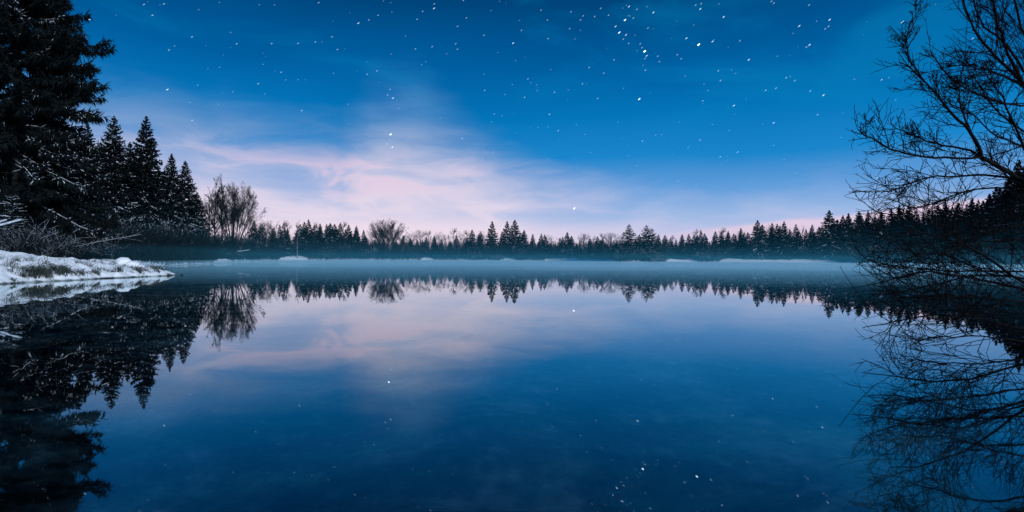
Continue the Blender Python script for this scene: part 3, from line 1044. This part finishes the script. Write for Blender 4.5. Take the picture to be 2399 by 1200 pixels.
# ------------------------------------------------------------------ undergrowth (uncountable)
ug, us = Acc(), Acc()
N_ = 42000
pxs = r.uniform(-60, 2560, N_)
tab_px = np.linspace(-80, 2600, 220)
tab_d = np.array([shore_depth(q) for q in tab_px])
dd = np.interp(pxs, tab_px, tab_d)
op = openness(pxs)
dd = dd + .2 + op * 6.5 + r.gamma(1.4, 6.0, N_)
dd = np.where(pxs < 500, np.maximum(dd, 42 + r.uniform(0, 30, N_)), dd)
xx = (pxs - 1199.5) / FPX * dd
ok = sdist(xx, dd) > .15
xx, dd, pxs = xx[ok], dd[ok], pxs[ok]
zz = gz(xx, dd)
n = len(xx)
hh = r.uniform(1.2, 4.2, n) * np.where(pxs < 500, .8, 1.0)
K = 3
s = np.linspace(0, 1, K)
la = r.uniform(0, 6.283, n)
ln = r.uniform(.1, .8, n) * hh
P = np.stack([xx[:, None] + np.cos(la)[:, None] * ln[:, None] * s ** 1.6, dd[:, None] + np.sin(la)[:, None] * ln[:, None] * s ** 1.6, zz[:, None] - .1 + hh[:, None] * s], -1)
ug.add(*tubes(P, .035, .012, 3))
u1 = obj('undergrowth', ug.mesh('undergrowth', M['twig']))
tag(u1, 'dark tangled undergrowth filling the wood behind the shore', None, None, 'stuff')

# ------------------------------------------------------------------ boulder, logs, grass on the snow bank
def lump(seed, rx, ry, rz, n=3):
    me = bpy.data.meshes.new('lump')
    import bmesh
    bm = bmesh.new()
    bmesh.ops.create_icosphere(bm, subdivisions=n, radius=1)
    V = np.array([v.co[:] for v in bm.verts])
    nn = fbm(V[:, 0] * 1.7 + 9 + V[:, 2], V[:, 1] * 1.7 + 5 - V[:, 2], 3, seed)
    V = V * (1 + nn * .35)[:, None] * np.array([rx, ry, rz])
    for v, c in zip(bm.verts, V):
        v.co = c
    bm.to_mesh(me)
    bm.free()
    for p in me.polygons:
        p.use_smooth = True
    return me


bl = at(301, 612, 23.6)
bz = ground_at(bl[0], bl[1])
e = obj('boulder', None, None, (bl[0], bl[1], bz - .02), 0, (1.25, 1.25, 1.25))
tag(e, 'snow-capped double boulder on the crest of the snowy bank', 'boulder')
for nm, seed, dx, dy, dz, a, b, c, mm in [('rock', 3, 0, .05, .05, .33, .3, .2, 'rock'), ('snow_cap', 5, -.17, 0, .16, .29, .27, .25, 'snow'), ('snow_cap', 8, .14, -.03, .12, .25, .22, .18, 'snow'),
                                          ('snow_cap', 9, .42, .02, .05, .13, .12, .12, 'snow')]:
    me = lump(seed, a, b, c)
    me.materials.append(M[mm])
    obj(nm, me, e, (dx, dy, dz))


def log(name, label, pts, rad, snow_r, kids=0, seed=0):
    P = np.array(pts)
    # refine
    t = np.linspace(0, len(P) - 1, 9)
    Q = np.stack([np.interp(t, np.arange(len(P)), P[:, q]) for q in range(3)], -1)
    rr = np.random.default_rng(seed)
    Q += rr.normal(0, rad * .35, Q.shape)
    org = Q[0].copy()
    Q = (Q - org)[None]
    a = Acc().add(*tubes(Q, rad, rad * .45, 6))
    sn = Acc()
    q = Q.copy()
    q[..., 2] += rad * .8
    if snow_r:
        sn.add(*tubes(q, snow_r, snow_r * .6, 6))
    if kids:
        P1, R1 = grow(rr, Q, np.array([rad]), kids, .2, .5, (.4, 1.1), .05, 4, .15, .2, 1.0, .5)
        a.add(*tubes(P1, R1, R1 * .3, 3))
        if snow_r:
            p = P1.copy()
            p[..., 2] += R1[:, None] * .7
            sn.add(*tubes(p, R1 * .9, R1 * .4, 3))
    thing(name, label, 'branch', [('branch', a.mesh('fallen_branch', M['bark'], True)), ('snow', sn.mesh('fallen_branch_snow', M['branch_snow'], True) if snow_r else None)], org)


log('broken_limb', 'thick snow-laden broken limb poking in at the left edge above the bank', [at(-60, 548, 19), at(0, 531, 19), at(30, 522, 19), at(57, 517, 19)], .045, .055, 2, 1)
log('broken_limb', 'shorter snow-laden stub just above the thick broken limb at the left edge', [at(-50, 538, 19.4), at(-5, 524, 19.4), at(14, 518, 19.4)], .035, .042, 0, 2)
log('fallen_pole', 'long thin fallen pole slanting up to the right behind the bank', [at(168, 580, 29), at(240, 565, 29.5), at(330, 550, 30)], .014, .010, 5, 3)
log('fallen_pole', 'short upright leaning stick behind the bank beside the fallen pole', [at(155, 590, 28), at(165, 574, 28), at(172, 560, 28)], .018, .012, 0, 4)
log('fallen_pole', 'snowy pole leaning through the shrubs above the bank\'s left part', [at(72, 568, 25), at(105, 555, 25), at(135, 546, 25)], .016, .014, 3, 5)
log('fallen_pole', 'snow-covered stump of a pole leaning steeply among the left shrubs', [at(60, 570, 23), at(72, 548, 23), at(83, 535, 23)], .026, .022, 1, 6)
log('fallen_branch', 'forked bare branch with snow lying at the foot of the left spruces', [at(395, 590, 62), at(425, 578, 62), at(455, 568, 63)], .05, .05, 7, 7)
log('fallen_branch', 'snowy branch hanging toward the water below the fan-shaped tree', [at(500, 606, 84), at(545, 592, 85), at(585, 586, 86)], .05, .06, 9, 8)


def tuft_meshes(seed, H, n, w):
    r_ = np.random.default_rng(seed)
    K = 5
    s = np.linspace(0, 1, K)
    a = r_.uniform(0, 6.283, n)
    sp = H * r_.uniform(.05, .62, n)
    h = H * r_.uniform(.5, 1.05, n)
    bx_, by_ = r_.normal(0, .10 * w, n), r_.normal(0, .10 * w, n)
    x = bx_[:, None] + np.cos(a)[:, None] * sp[:, None] * s ** 1.4
    y = by_[:, None] + np.sin(a)[:, None] * sp[:, None] * s ** 1.4
    z = h[:, None] * (1.5 * s - .75 * s ** 2.5) - .06
    A_ = Acc().add(*tubes(np.stack([x, y, z], -1), .007, .003, 3))
    return [('blades', A_.mesh('grass_blades', M['grass']))]


TUFT = [tuft_meshes(71, .5, 110, 1.0), tuft_meshes(72, .40, 70, .8), tuft_meshes(73, .28, 46, .6)]
TF = [(16, 648, .6, 2, 'thin dry grass stalks on the snow at the far left of the bank'), (44, 640, .75, 1, 'small grass tuft in the snow near the left end of the bank'),
      (68, 652, 1.0, 0, 'large dark grass clump drooping at the waterline, leftmost of the big clumps'), (84, 655, 1.05, 0, 'large dark grass clump at the waterline, second of the big clumps'),
      (100, 657, .8, 1, 'low grass clump beside the two big clumps at the waterline'), (122, 650, .95, 0, 'tall spiky grass clump on the bank right of the big clumps'),
      (140, 648, .9, 1, 'spiky grass clump in the middle of the bank edge'), (158, 652, .8, 2, 'snowy grass clump at the water in the middle of the bank'),
      (178, 648, .8, 1, 'frosted grass clump right of the bank\'s middle'), (194, 650, .7, 2, 'small frosted grass clump close to the water right of the middle'),
      (214, 644, .8, 1, 'frosted grass tuft left of the shrubby pair below the boulder'), (256, 646, .8, 2, 'grass tuft at the water just left below the boulder'),
      (270, 645, .85, 1, 'grass tuft at the water straight below the boulder'), (297, 642, .7, 2, 'small grass tuft right below the boulder'),
      (316, 640, .9, 1, 'dark upright grass tuft right of the boulder at the water'), (362, 641, .7, 2, 'short frosted tuft near the tip of the bank'),
      (386, 639, .8, 2, 'frosted tuft on the rounded tip of the bank'), (418, 640, .5, 2, 'tiny last tuft at the very tip of the bank')]
for q, (px, py, sc, kd, lab) in enumerate(TF):
    # the bank edge runs along the view: find where this column meets it
    d = np.interp(px, [0, 45, 169, 281, 424], [14.9, 15.9, 17.9, 20.3, 23.1]) + .25
    x = (px - 1199.5) / FPX * d + .14
    thing('grass_tuft', lab, 'grass', TUFT[kd], (x, d, max(0.02, ground_at(x, d)) - .03), r.uniform(0, 6.28), (sc, sc, sc), 'grass tufts along the snowy bank')

# dry stubble poking through the snow of the bank
ns_ = 900
sy = r.uniform(10.5, 24.0, ns_)
sx = -13.75 - r.gamma(1.3, .5, ns_)
cl = vnoise(sx * 1.4, sy * 1.4, 91) > .52
sx, sy = sx[cl], sy[cl]
ok = sdist(sx, sy) > .0
sx, sy = sx[ok], sy[ok]
sz = bank_z(sx, sy)
n = len(sx)
nb_ = 7
bi_ = np.repeat(np.arange(n), nb_)
m = len(bi_)
s = np.linspace(0, 1, 4)
la = r.uniform(0, 6.283, m)
hh = r.uniform(.06, .22, m)
ln = hh * r.uniform(.2, 1.1, m)
P = np.stack([(sx[bi_] + r.normal(0, .05, m))[:, None] + np.cos(la)[:, None] * ln[:, None] * s ** 1.5, (sy[bi_] + r.normal(0, .05, m))[:, None] + np.sin(la)[:, None] * ln[:, None] * s ** 1.5,
              (sz[bi_] - .03)[:, None] + hh[:, None] * (1.35 * s - .4 * s ** 2)], -1)
tag(obj('grass', Acc().add(*tubes(P, .005, .002, 3)).mesh('stubble', M['grass'])), 'short dry grass stubble poking through the snow of the bank', None, None, 'stuff')

# ------------------------------------------------------------------ the near willow on the right
def limb_pts(l, dd):
    return np.array([at(px, py, d) for (px, py), d in zip(l, np.linspace(dd[0], dd[1], len(l)))])


LIMBS = [
    ([(2560, 520), (2470, 462), (2399, 424), (2345, 392), (2299, 368)], (5.3, 5.0), .024, .017),
    ([(2299, 368), (2292, 338), (2266, 302), (2240, 278), (2203, 232), (2170, 196), (2132, 162), (2104, 146)], (5.0, 4.9), .015, .004),
    ([(2299, 368), (2240, 372), (2180, 369), (2110, 360), (2080, 345), (2045, 330), (2022, 318), (2014, 300)], (5.0, 4.8), .010, .003),
    ([(2345, 392), (2270, 350), (2210, 342), (2160, 326), (2125, 312), (2100, 300)], (5.0, 5.2), .010, .003),
    ([(2292, 338), (2262, 285), (2248, 240), (2246, 190), (2240, 178)], (5.0, 5.1), .009, .003),
    ([(2520, 300), (2440, 235), (2399, 200), (2365, 165), (2330, 130), (2290, 92), (2262, 35), (2256, -20)], (5.4, 5.0), .022, .005),
    ([(2440, 235), (2385, 195), (2330, 168), (2290, 160), (2255, 150)], (5.3, 5.1), .013, .004),
    ([(2399, 200), (2362, 130), (2345, 70), (2330, 20), (2320, -40)], (5.2, 5.2), .013, .006),
    ([(2520, 300), (2430, 150), (2390, 60), (2370, -40)], (5.5, 5.6), .015, .008),
    ([(2470, 462), (2400, 350), (2370, 280), (2340, 210), (2315, 180)], (5.3, 5.5), .013, .004),
    ([(2560, 420), (2470, 360), (2399, 310), (2340, 270), (2300, 215), (2280, 170)], (5.6, 5.4), .013, .004),
    ([(2560, 240), (2460, 130), (2410, 40), (2395, -40)], (5.6, 5.5), .014, .007),
    ([(2470, 360), (2399, 345), (2330, 320), (2260, 255), (2215, 240)], (5.5, 5.3), .010, .003),
    ([(2399, 170), (2350, 90), (2300, 60), (2285, 10), (2270, -30)], (5.3, 5.4), .010, .004),
    ([(2440, 235), (2399, 250), (2330, 235), (2270, 215), (2215, 180), (2180, 120)], (5.3, 5.1), .010, .003),
    ([(2170, 196), (2130, 140), (2120, 100), (2135, 50), (2150, 12)], (4.9, 4.9), .006, .002),
    ([(2399, 424), (2300, 410), (2220, 415), (2150, 420), (2100, 445), (2078, 450)], (5.2, 4.9), .010, .003),
    ([(2470, 462), (2380, 440), (2290, 440), (2200, 470), (2140, 490), (2105, 470)], (5.3, 5.0), .010, .003),
    ([(2540, 760), (2440, 700), (2399, 660), (2317, 600), (2230, 562), (2150, 538), (2085, 545)], (5.2, 4.8), .016, .004),
    ([(2540, 700), (2399, 679), (2325, 662), (2267, 652), (2200, 640), (2150, 634), (2108, 650), (2067, 668), (1996, 675)], (5.2, 4.75), .014, .003),
    ([(2540, 730), (2399, 708), (2283, 698), (2200, 688), (2125, 700), (2025, 710)], (5.2, 4.8), .013, .003),
    ([(2540, 660), (2399, 633), (2242, 641), (2117, 625), (2050, 618), (2017, 604)], (5.3, 4.9), .011, .003),
    ([(2540, 800), (2399, 775), (2304, 746), (2200, 733), (2125, 746), (2070, 760), (2020, 767)], (5.1, 4.8), .012, .003),
    ([(2540, 690), (2399, 650), (2300, 640), (2180, 668), (2090, 690), (2040, 690)], (5.4, 5.1), .011, .003),
    ([(2540, 600), (2420, 560), (2320, 560), (2230, 590), (2160, 600), (2100, 580)], (5.4, 5.0), .011, .003),
    ([(2540, 560), (2420, 520), (2330, 540), (2260, 570), (2190, 560)], (5.5, 5.3), .011, .003),
    ([(2540, 830), (2399, 800), (2300, 786), (2200, 790), (2150, 800)], (4.9, 4.8), .010, .003),
]
rw = np.random.default_rng(5)
tb = at(2610, 760, 5.4)
tb[2] = ground_at(tb[0], tb[1])
wil = obj('bare_willow', None, None, tuple(tb))
tag(wil, 'black leafless willow whose tangled branches hang over the water on the right', 'tree')
# trunk with three stems leaning in toward the water
stems = []
for hx, hy, hz in [(-.05, .1, 4.6), (.25, -.1, 4.2), (.5, .3, 4.8)]:
    s = np.linspace(0, 1, 7)[:, None]
    stems.append(np.concatenate([hx * s ** 1.3, hy * s, s * hz - .1], 1))
for q in stems:
    obj('trunk', Acc().add(*tubes(q[None] + rw.normal(0, .02, q[None].shape), .075, .03, 8)).mesh('willow_trunk', M['willow'], True), wil)
allP, allR = [], []
for pts, dd, r0, r1 in LIMBS:
    P = limb_pts(pts, dd)
    if pts[0][0] >= 2500:            # comes off a stem
        z = P[0][2]
        root = tb + np.array([0, 0, max(.15, (z - tb[2]) * .72)])
        P = np.concatenate([[root], P])
    t = np.linspace(0, len(P) - 1, 16)
    # smooth interpolation
    Q = np.stack([np.interp(t, np.arange(len(P)), P[:, c]) for c in range(3)], -1)
    for _ in range(2):
        Q[1:-1] = Q[1:-1] * .5 + (Q[:-2] + Q[2:]) * .25
    Q[1:] += rw.normal(0, .006, Q[1:].shape)
    obj('limb', Acc().add(*tubes((Q - tb)[None], r0 * 1.12, r1 * 1.1, 6)).mesh('willow_limb', M['willow'], True), wil)
    allP.append(Q)
    allR.append(r0 * .6)
allP, allR = np.array(allP), np.array(allR)
wc = Acc()
inx = np.linspace(0, 1, 16)
P1, R1 = grow(rw, allP, allR, 21, .13, .40, (.35, .95), .05, 9, .05, .24, 1.0, .5, curl=.17)
def trim(P, R, lim):
    ok_ = (P[..., 0] / P[..., 1]).min(1) > lim - rw.exponential(.022, len(P))
    return P[ok_], R[ok_]


P1, R1 = trim(P1, R1, .60)
R1 = np.clip(R1, .0036, .0068)
wc.add(*tubes(P1 - tb, R1, .0022, 4))
P2, R2 = grow(rw, P1, R1, 5, .35, .8, (.3, .95), .04, 7, .05, .12, 1.0, .8, curl=.2)
P2, R2 = trim(P2, R2, .605)
wc.add(*tubes(P2 - tb, np.clip(R2, .0028, .0044), .0019, 3))
P3, R3 = grow(rw, P2, R2, 1, .4, .8, (.4, 1.1), .02, 5, .06, .15, 1.0, .9, curl=.2)
P3, R3 = trim(P3, R3, .605)
wc.add(*tubes(P3 - tb, .0024, .0016, 3))
obj('crown', wc.mesh('willow_twigs', M['willow']), wil)

# ------------------------------------------------------------------ stars
SD = 6000.0
def star_geo(px, py, ln, wd):
    """one short star streak as a small diamond-section sliver facing the lake"""
    a = at(px, py, 1.0) - np.array([0, 0, CAM_H])
    c = a / np.linalg.norm(a)
    rgt = unit(np.cross(c, np.array([0, 0, 1.])))
    upv = np.cross(rgt, c)
    ax = unit(rgt * .80 + upv * .6)
    pr = np.cross(c, ax)
    return c * SD, ax, pr, c, ln * SD / FPX, wd * SD / FPX


S4 = []
for ox, sc, lst in [
    (200, 4.0, [(548, 42, 2), (735, 36, 2), (628, 143, 2), (38, 183, 3), (1255, 22, 1), (1062, 90, 1), (1630, 44, 1), (1773, 46, 1), (998, 346, 2), (1362, 304, 1), (835, 430, 1),
                (783, 468, 2), (1418, 410, 2), (1745, 408, 2), (1993, 406, 2), (2155, 393, 2), (2312, 345, 2), (2362, 464, 2), (1256, 630, 1), (768, 839, 3), (1052, 799, 1), (1665, 602, 1),
                (1835, 676, 2), (1877, 748, 1), (1993, 747, 1), (1620, 784, 2), (1380, 861, 1), (1682, 880, 1), (978, 960, 1), (1246, 976, 1), (2028, 1036, 2), (1000, 1128, 2), (2325, 686, 1), (2186, 25, 2)]),
    (750, 4.0, [(592, 10, 1), (662, 25, 1), (672, 112, 1), (543, 143, 2), (456, 187, 2), (358, 217, 3), (960, 106, 2), (1069, 36, 2), (1067, 78, 3), (909, 180, 2), (1288, 246, 2), (1371, 167, 2),
                (1535, 330, 2), (1270, 410, 2), (1286, 461, 2), (1050, 437, 2), (893, 458, 2), (666, 506, 1), (1186, 504, 1), (1600, 98, 1), (1680, 12, 1), (1887, 284, 2), (1868, 190, 1), (2070, 95, 2),
                (2130, 187, 2), (2137, 362, 2), (1808, 404, 3), (1664, 494, 1), (1830, 566, 1), (2339, 268, 2), (2388, 365, 1), (2162, 651, 1), (533, 664, 2), (441, 696, 2), (655, 838, 2),
                (633, 890, 2), (682, 919, 3), (262, 978, 1), (735, 1016, 1), (1536, 694, 1), (1542, 846, 2), (1800, 793, 1), (1947, 740, 2), (1972, 776, 1), (2031, 796, 1), (1915, 912, 2), (1730, 887, 1),
                (2196, 864, 2), (2034, 849, 1), (2149, 1071, 2), (1632, 1067, 1), (1702, 1084, 1), (1126, 1105, 1), (990, 580, 1), (952, 605, 1), (800, 338, 1), (1343, 3, 2), (1605, 1142, 1)]),
    (1300, 4.8, [(515, 93, 2), (180, 132, 2), (318, 178, 2), (288, 224, 2), (447, 186, 2), (603, 172, 2), (166, 322, 2), (287, 340, 1), (227, 438, 2), (834, 73, 3), (805, 57, 1), (764, 91, 1),
                 (922, 105, 2), (1037, 75, 1), (1108, 140, 3), (788, 225, 4), (827, 177, 1), (843, 180, 1), (883, 203, 2), (683, 297, 3), (725, 366, 4), (800, 392, 3), (769, 441, 2), (832, 488, 2),
                 (960, 494, 2), (980, 536, 2), (1010, 577, 6), (1032, 628, 3), (1012, 658, 2), (926, 570, 1), (1018, 789, 2), (993, 733, 1), (665, 673, 2), (385, 758, 2), (310, 943, 2), (152, 1013, 1),
                 (550, 822, 2), (1157, 632, 2), (1175, 692, 2), (1377, 615, 2), (1420, 660, 2), (1480, 430, 3), (1617, 502, 6), (1774, 466, 3), (1790, 448, 1), (1562, 282, 1), (1898, 190, 3), (1635, 101, 3),
                 (1583, 57, 2), (1645, 41, 2), (1847, 43, 1), (2080, 459, 2), (2181, 672, 3), (1838, 797, 2), (1985, 784, 1), (2032, 826, 1), (1466, 853, 1), (1862, 906, 2), (1677, 945, 1), (949, 1114, 4),
                 (1720, 1018, 1), (773, 992, 1), (480, 1108, 2), (1663, 1134, 2), (2013, 1188, 3), (1046, 316, 2), (900, 398, 1)]),
    (1700, 4.0, [(430, 12, 2), (452, 30, 2), (783, 47, 2), (690, 244, 3), (975, 185, 3), (965, 247, 2), (933, 270, 2), (787, 420, 3), (758, 441, 2), (633, 313, 1), (853, 199, 1), (1656, 206, 3), (215, 561, 3),
                 (486, 527, 1), (606, 718, 1), (568, 729, 2), (649, 755, 2), (376, 846, 2), (472, 827, 2), (793, 853, 2), (917, 892, 3), (1208, 742, 1), (1463, 747, 2), (1530, 727, 1), (862, 1074, 2), (452, 1151, 2),
                 (1400, 1120, 1), (1594, 935, 1), (1532, 1153, 1)]),
    (1050, 2.285, [(543, 40, 1), (247, 40, 1), (288, 48, 1), (233, 80, 1), (75, 170, 2), (480, 111, 1), (534, 108, 1), (589, 128, 2), (686, 97, 1), (732, 148, 1), (910, 82, 1), (1040, 184, 2), (1110, 152, 1),
                   (1143, 149, 1), (1348, 178, 2), (1414, 95, 1), (1505, 128, 1), (1742, 87, 2), (1976, 43, 2), (1285, 218, 1), (1550, 243, 2), (1457, 268, 2), (1742, 207, 1), (965, 262, 1), (1010, 315, 1),
                   (762, 245, 1), (530, 280, 1), (692, 328, 1), (240, 243, 1), (183, 286, 1), (1230, 398, 1), (1328, 420, 1), (885, 463, 1), (1860, 356, 1), (2297, 380, 2), (2287, 426, 2), (675, 545, 5), (1798, 282, 1), (2105, 165, 1)])]:
    oy = 250 if ox == 1050 else 0
    for x, y, b in lst:
        S4.append((ox + x / sc, oy + y / sc, b))
S4 += [(915, 315, 5), (907, 337, 2), (919, 345, 3), (2399 - 120, 90, 2), (2352, 148, 3)]
seen, uniq = set(), []
for px, py, b in S4:
    key = (round(px / 5), round(py / 5))
    if key in seen:
        continue
    seen.add(key)
    uniq.append((px, py, b))
SM = {b: star_mat(f'starlight_{b}', (.80, .93, 1, 1), e) for b, e in {1: .15, 2: .28, 3: .55, 4: 1.0, 5: 1.8, 6: 2.2, 0: .06}.items()}
SZ = {1: (3.2, 1.1), 2: (4.4, 1.15), 3: (5.4, 1.35), 4: (6.4, 1.7), 5: (4.4, 2.2), 6: (6.0, 2.3)}
UNIT = {}
sv = np.array([[1, 0, 0], [-1, 0, 0], [0, 1, 0], [0, -1, 0], [.6, .75, 0], [-.6, -.75, 0], [.6, -.75, 0], [-.6, .75, 0], [0, 0, .8], [0, 0, -.8]], float)
ringi = [0, 4, 2, 7, 1, 5, 3, 6]
SF = [[8, ringi[q], ringi[(q + 1) % 8]] for q in range(8)] + [[9, ringi[(q + 1) % 8], ringi[q]] for q in range(8)]
for b in SM:
    UNIT[b] = mesh_np('star', sv, [np.array(SF)], SM[b])
# faint stars over the whole night sky: one object, with the brighter ones as its parts
fa = Acc()
nf = 1500
zz_ = rw.uniform(.06, 1, nf)
ph = rw.uniform(0, 6.283, nf)
for q in range(nf):
    c = np.array([math.cos(ph[q]) * math.sqrt(1 - zz_[q] ** 2), math.sin(ph[q]) * math.sqrt(1 - zz_[q] ** 2), zz_[q]])
    rgt = unit(np.cross(c, np.array([0, 0, 1.])))
    upv = np.cross(rgt, c)
    ax = unit(rgt * .8 + upv * .6)
    pr = np.cross(c, ax)
    l, w = rw.uniform(2.0, 3.2) * SD / FPX / 2, rw.uniform(1.0, 1.5) * SD / FPX / 2
    fa.add(c * SD + sv[:, :1] * ax * l + sv[:, 1:2] * pr * w + sv[:, 2:] * c * w, np.array(SF))
sky = obj('sky', fa.mesh('faint_stars', SM[0]))
tag(sky, 'deep blue night sky sprinkled with stars', None, None, 'structure')
for px, py, b in uniq:
    p, ax, pr, c, ln_, wd_ = star_geo(px, py, SZ[b][0], SZ[b][1])
    o = obj('star', UNIT[b], sky)
    m3 = Matrix((ax * ln_ / 2, pr * wd_ / 2, c * wd_ / 2)).transposed()
    o.matrix_world = Matrix.Translation(p) @ m3.to_4x4()

# ------------------------------------------------------------------ mist lying on the lake and thinning upward
def box(name, x0, x1, y0, y1, z0, z1, m, label):
    V = np.array([[x, y, z] for x in (x0, x1) for y in (y0, y1) for z in (z0, z1)], float)
    F = np.array([[0, 1, 3, 2], [4, 6, 7, 5], [0, 4, 5, 1], [2, 3, 7, 6], [0, 2, 6, 4], [1, 5, 7, 3]])
    o = obj(name, mesh_np(name, V, [F], m))
    tag(o, label, None, None, 'stuff')
    return o


box('haze', -230, 64, 44, 330, .006, 6.5, haze_mat('thin_haze', .00030, (.12, .74, 1.0)), 'thin blue haze over the lake and between the trees')
box('haze', -228, 66, 36, 328, .008, 3.4, haze_mat('middle_haze', .0009, (.12, .74, 1.0)), 'faint blue mist between the trunks')
box('haze', -227, 70, 30, 327, .009, 1.5, haze_mat('low_haze', .0028, (.14, .75, 1.0)), 'low blue mist along the shores')
box('haze', -226, 226, 25, 326, .010, .46, haze_mat('ground_mist', .022, (.46, .84, 1.0)), 'mist lying on the whole lake')
# drifting wisps: flat lens-shaped banks of mist
puff = haze_mat('mist_wisp', .050, (.62, .88, 1.0))
pv, pf = [], []
NA, NB = 20, 8
for a in range(NB + 1):
    t = math.pi * a / NB
    for b in range(NA):
        q = 2 * math.pi * b / NA
        pv.append((math.sin(t) * math.cos(q), math.sin(t) * math.sin(q), math.cos(t)))
for a in range(NB):
    for b in range(NA):
        b2 = (b + 1) % NA
        pf.append((a * NA + b, (a + 1) * NA + b, (a + 1) * NA + b2, a * NA + b2))
pm = mesh_np('mist_wisp', np.array(pv), [np.array(pf)], puff, True)
rp = np.random.default_rng(17)
for k, (x, y, lx, ly, h) in enumerate([(-22, 70, 14, 7, .20), (-8, 96, 17, 8, .26), (8, 58, 12, 5, .18), (16, 84, 18, 8, .26), (34, 66, 15, 6, .20), (30, 94, 16, 6, .26), (50, 84, 16, 8, .25),
                                       (-24, 104, 14, 8, .27), (60, 68, 14, 6, .22), (2, 122, 22, 8, .28)]):
    o = obj('haze', pm, None, (x, y, h * 1.02 + .01), rp.uniform(-.3, .3), (lx, ly, h))
    tag(o, 'drifting wisp of pale mist low over the lake', None, None, 'stuff')
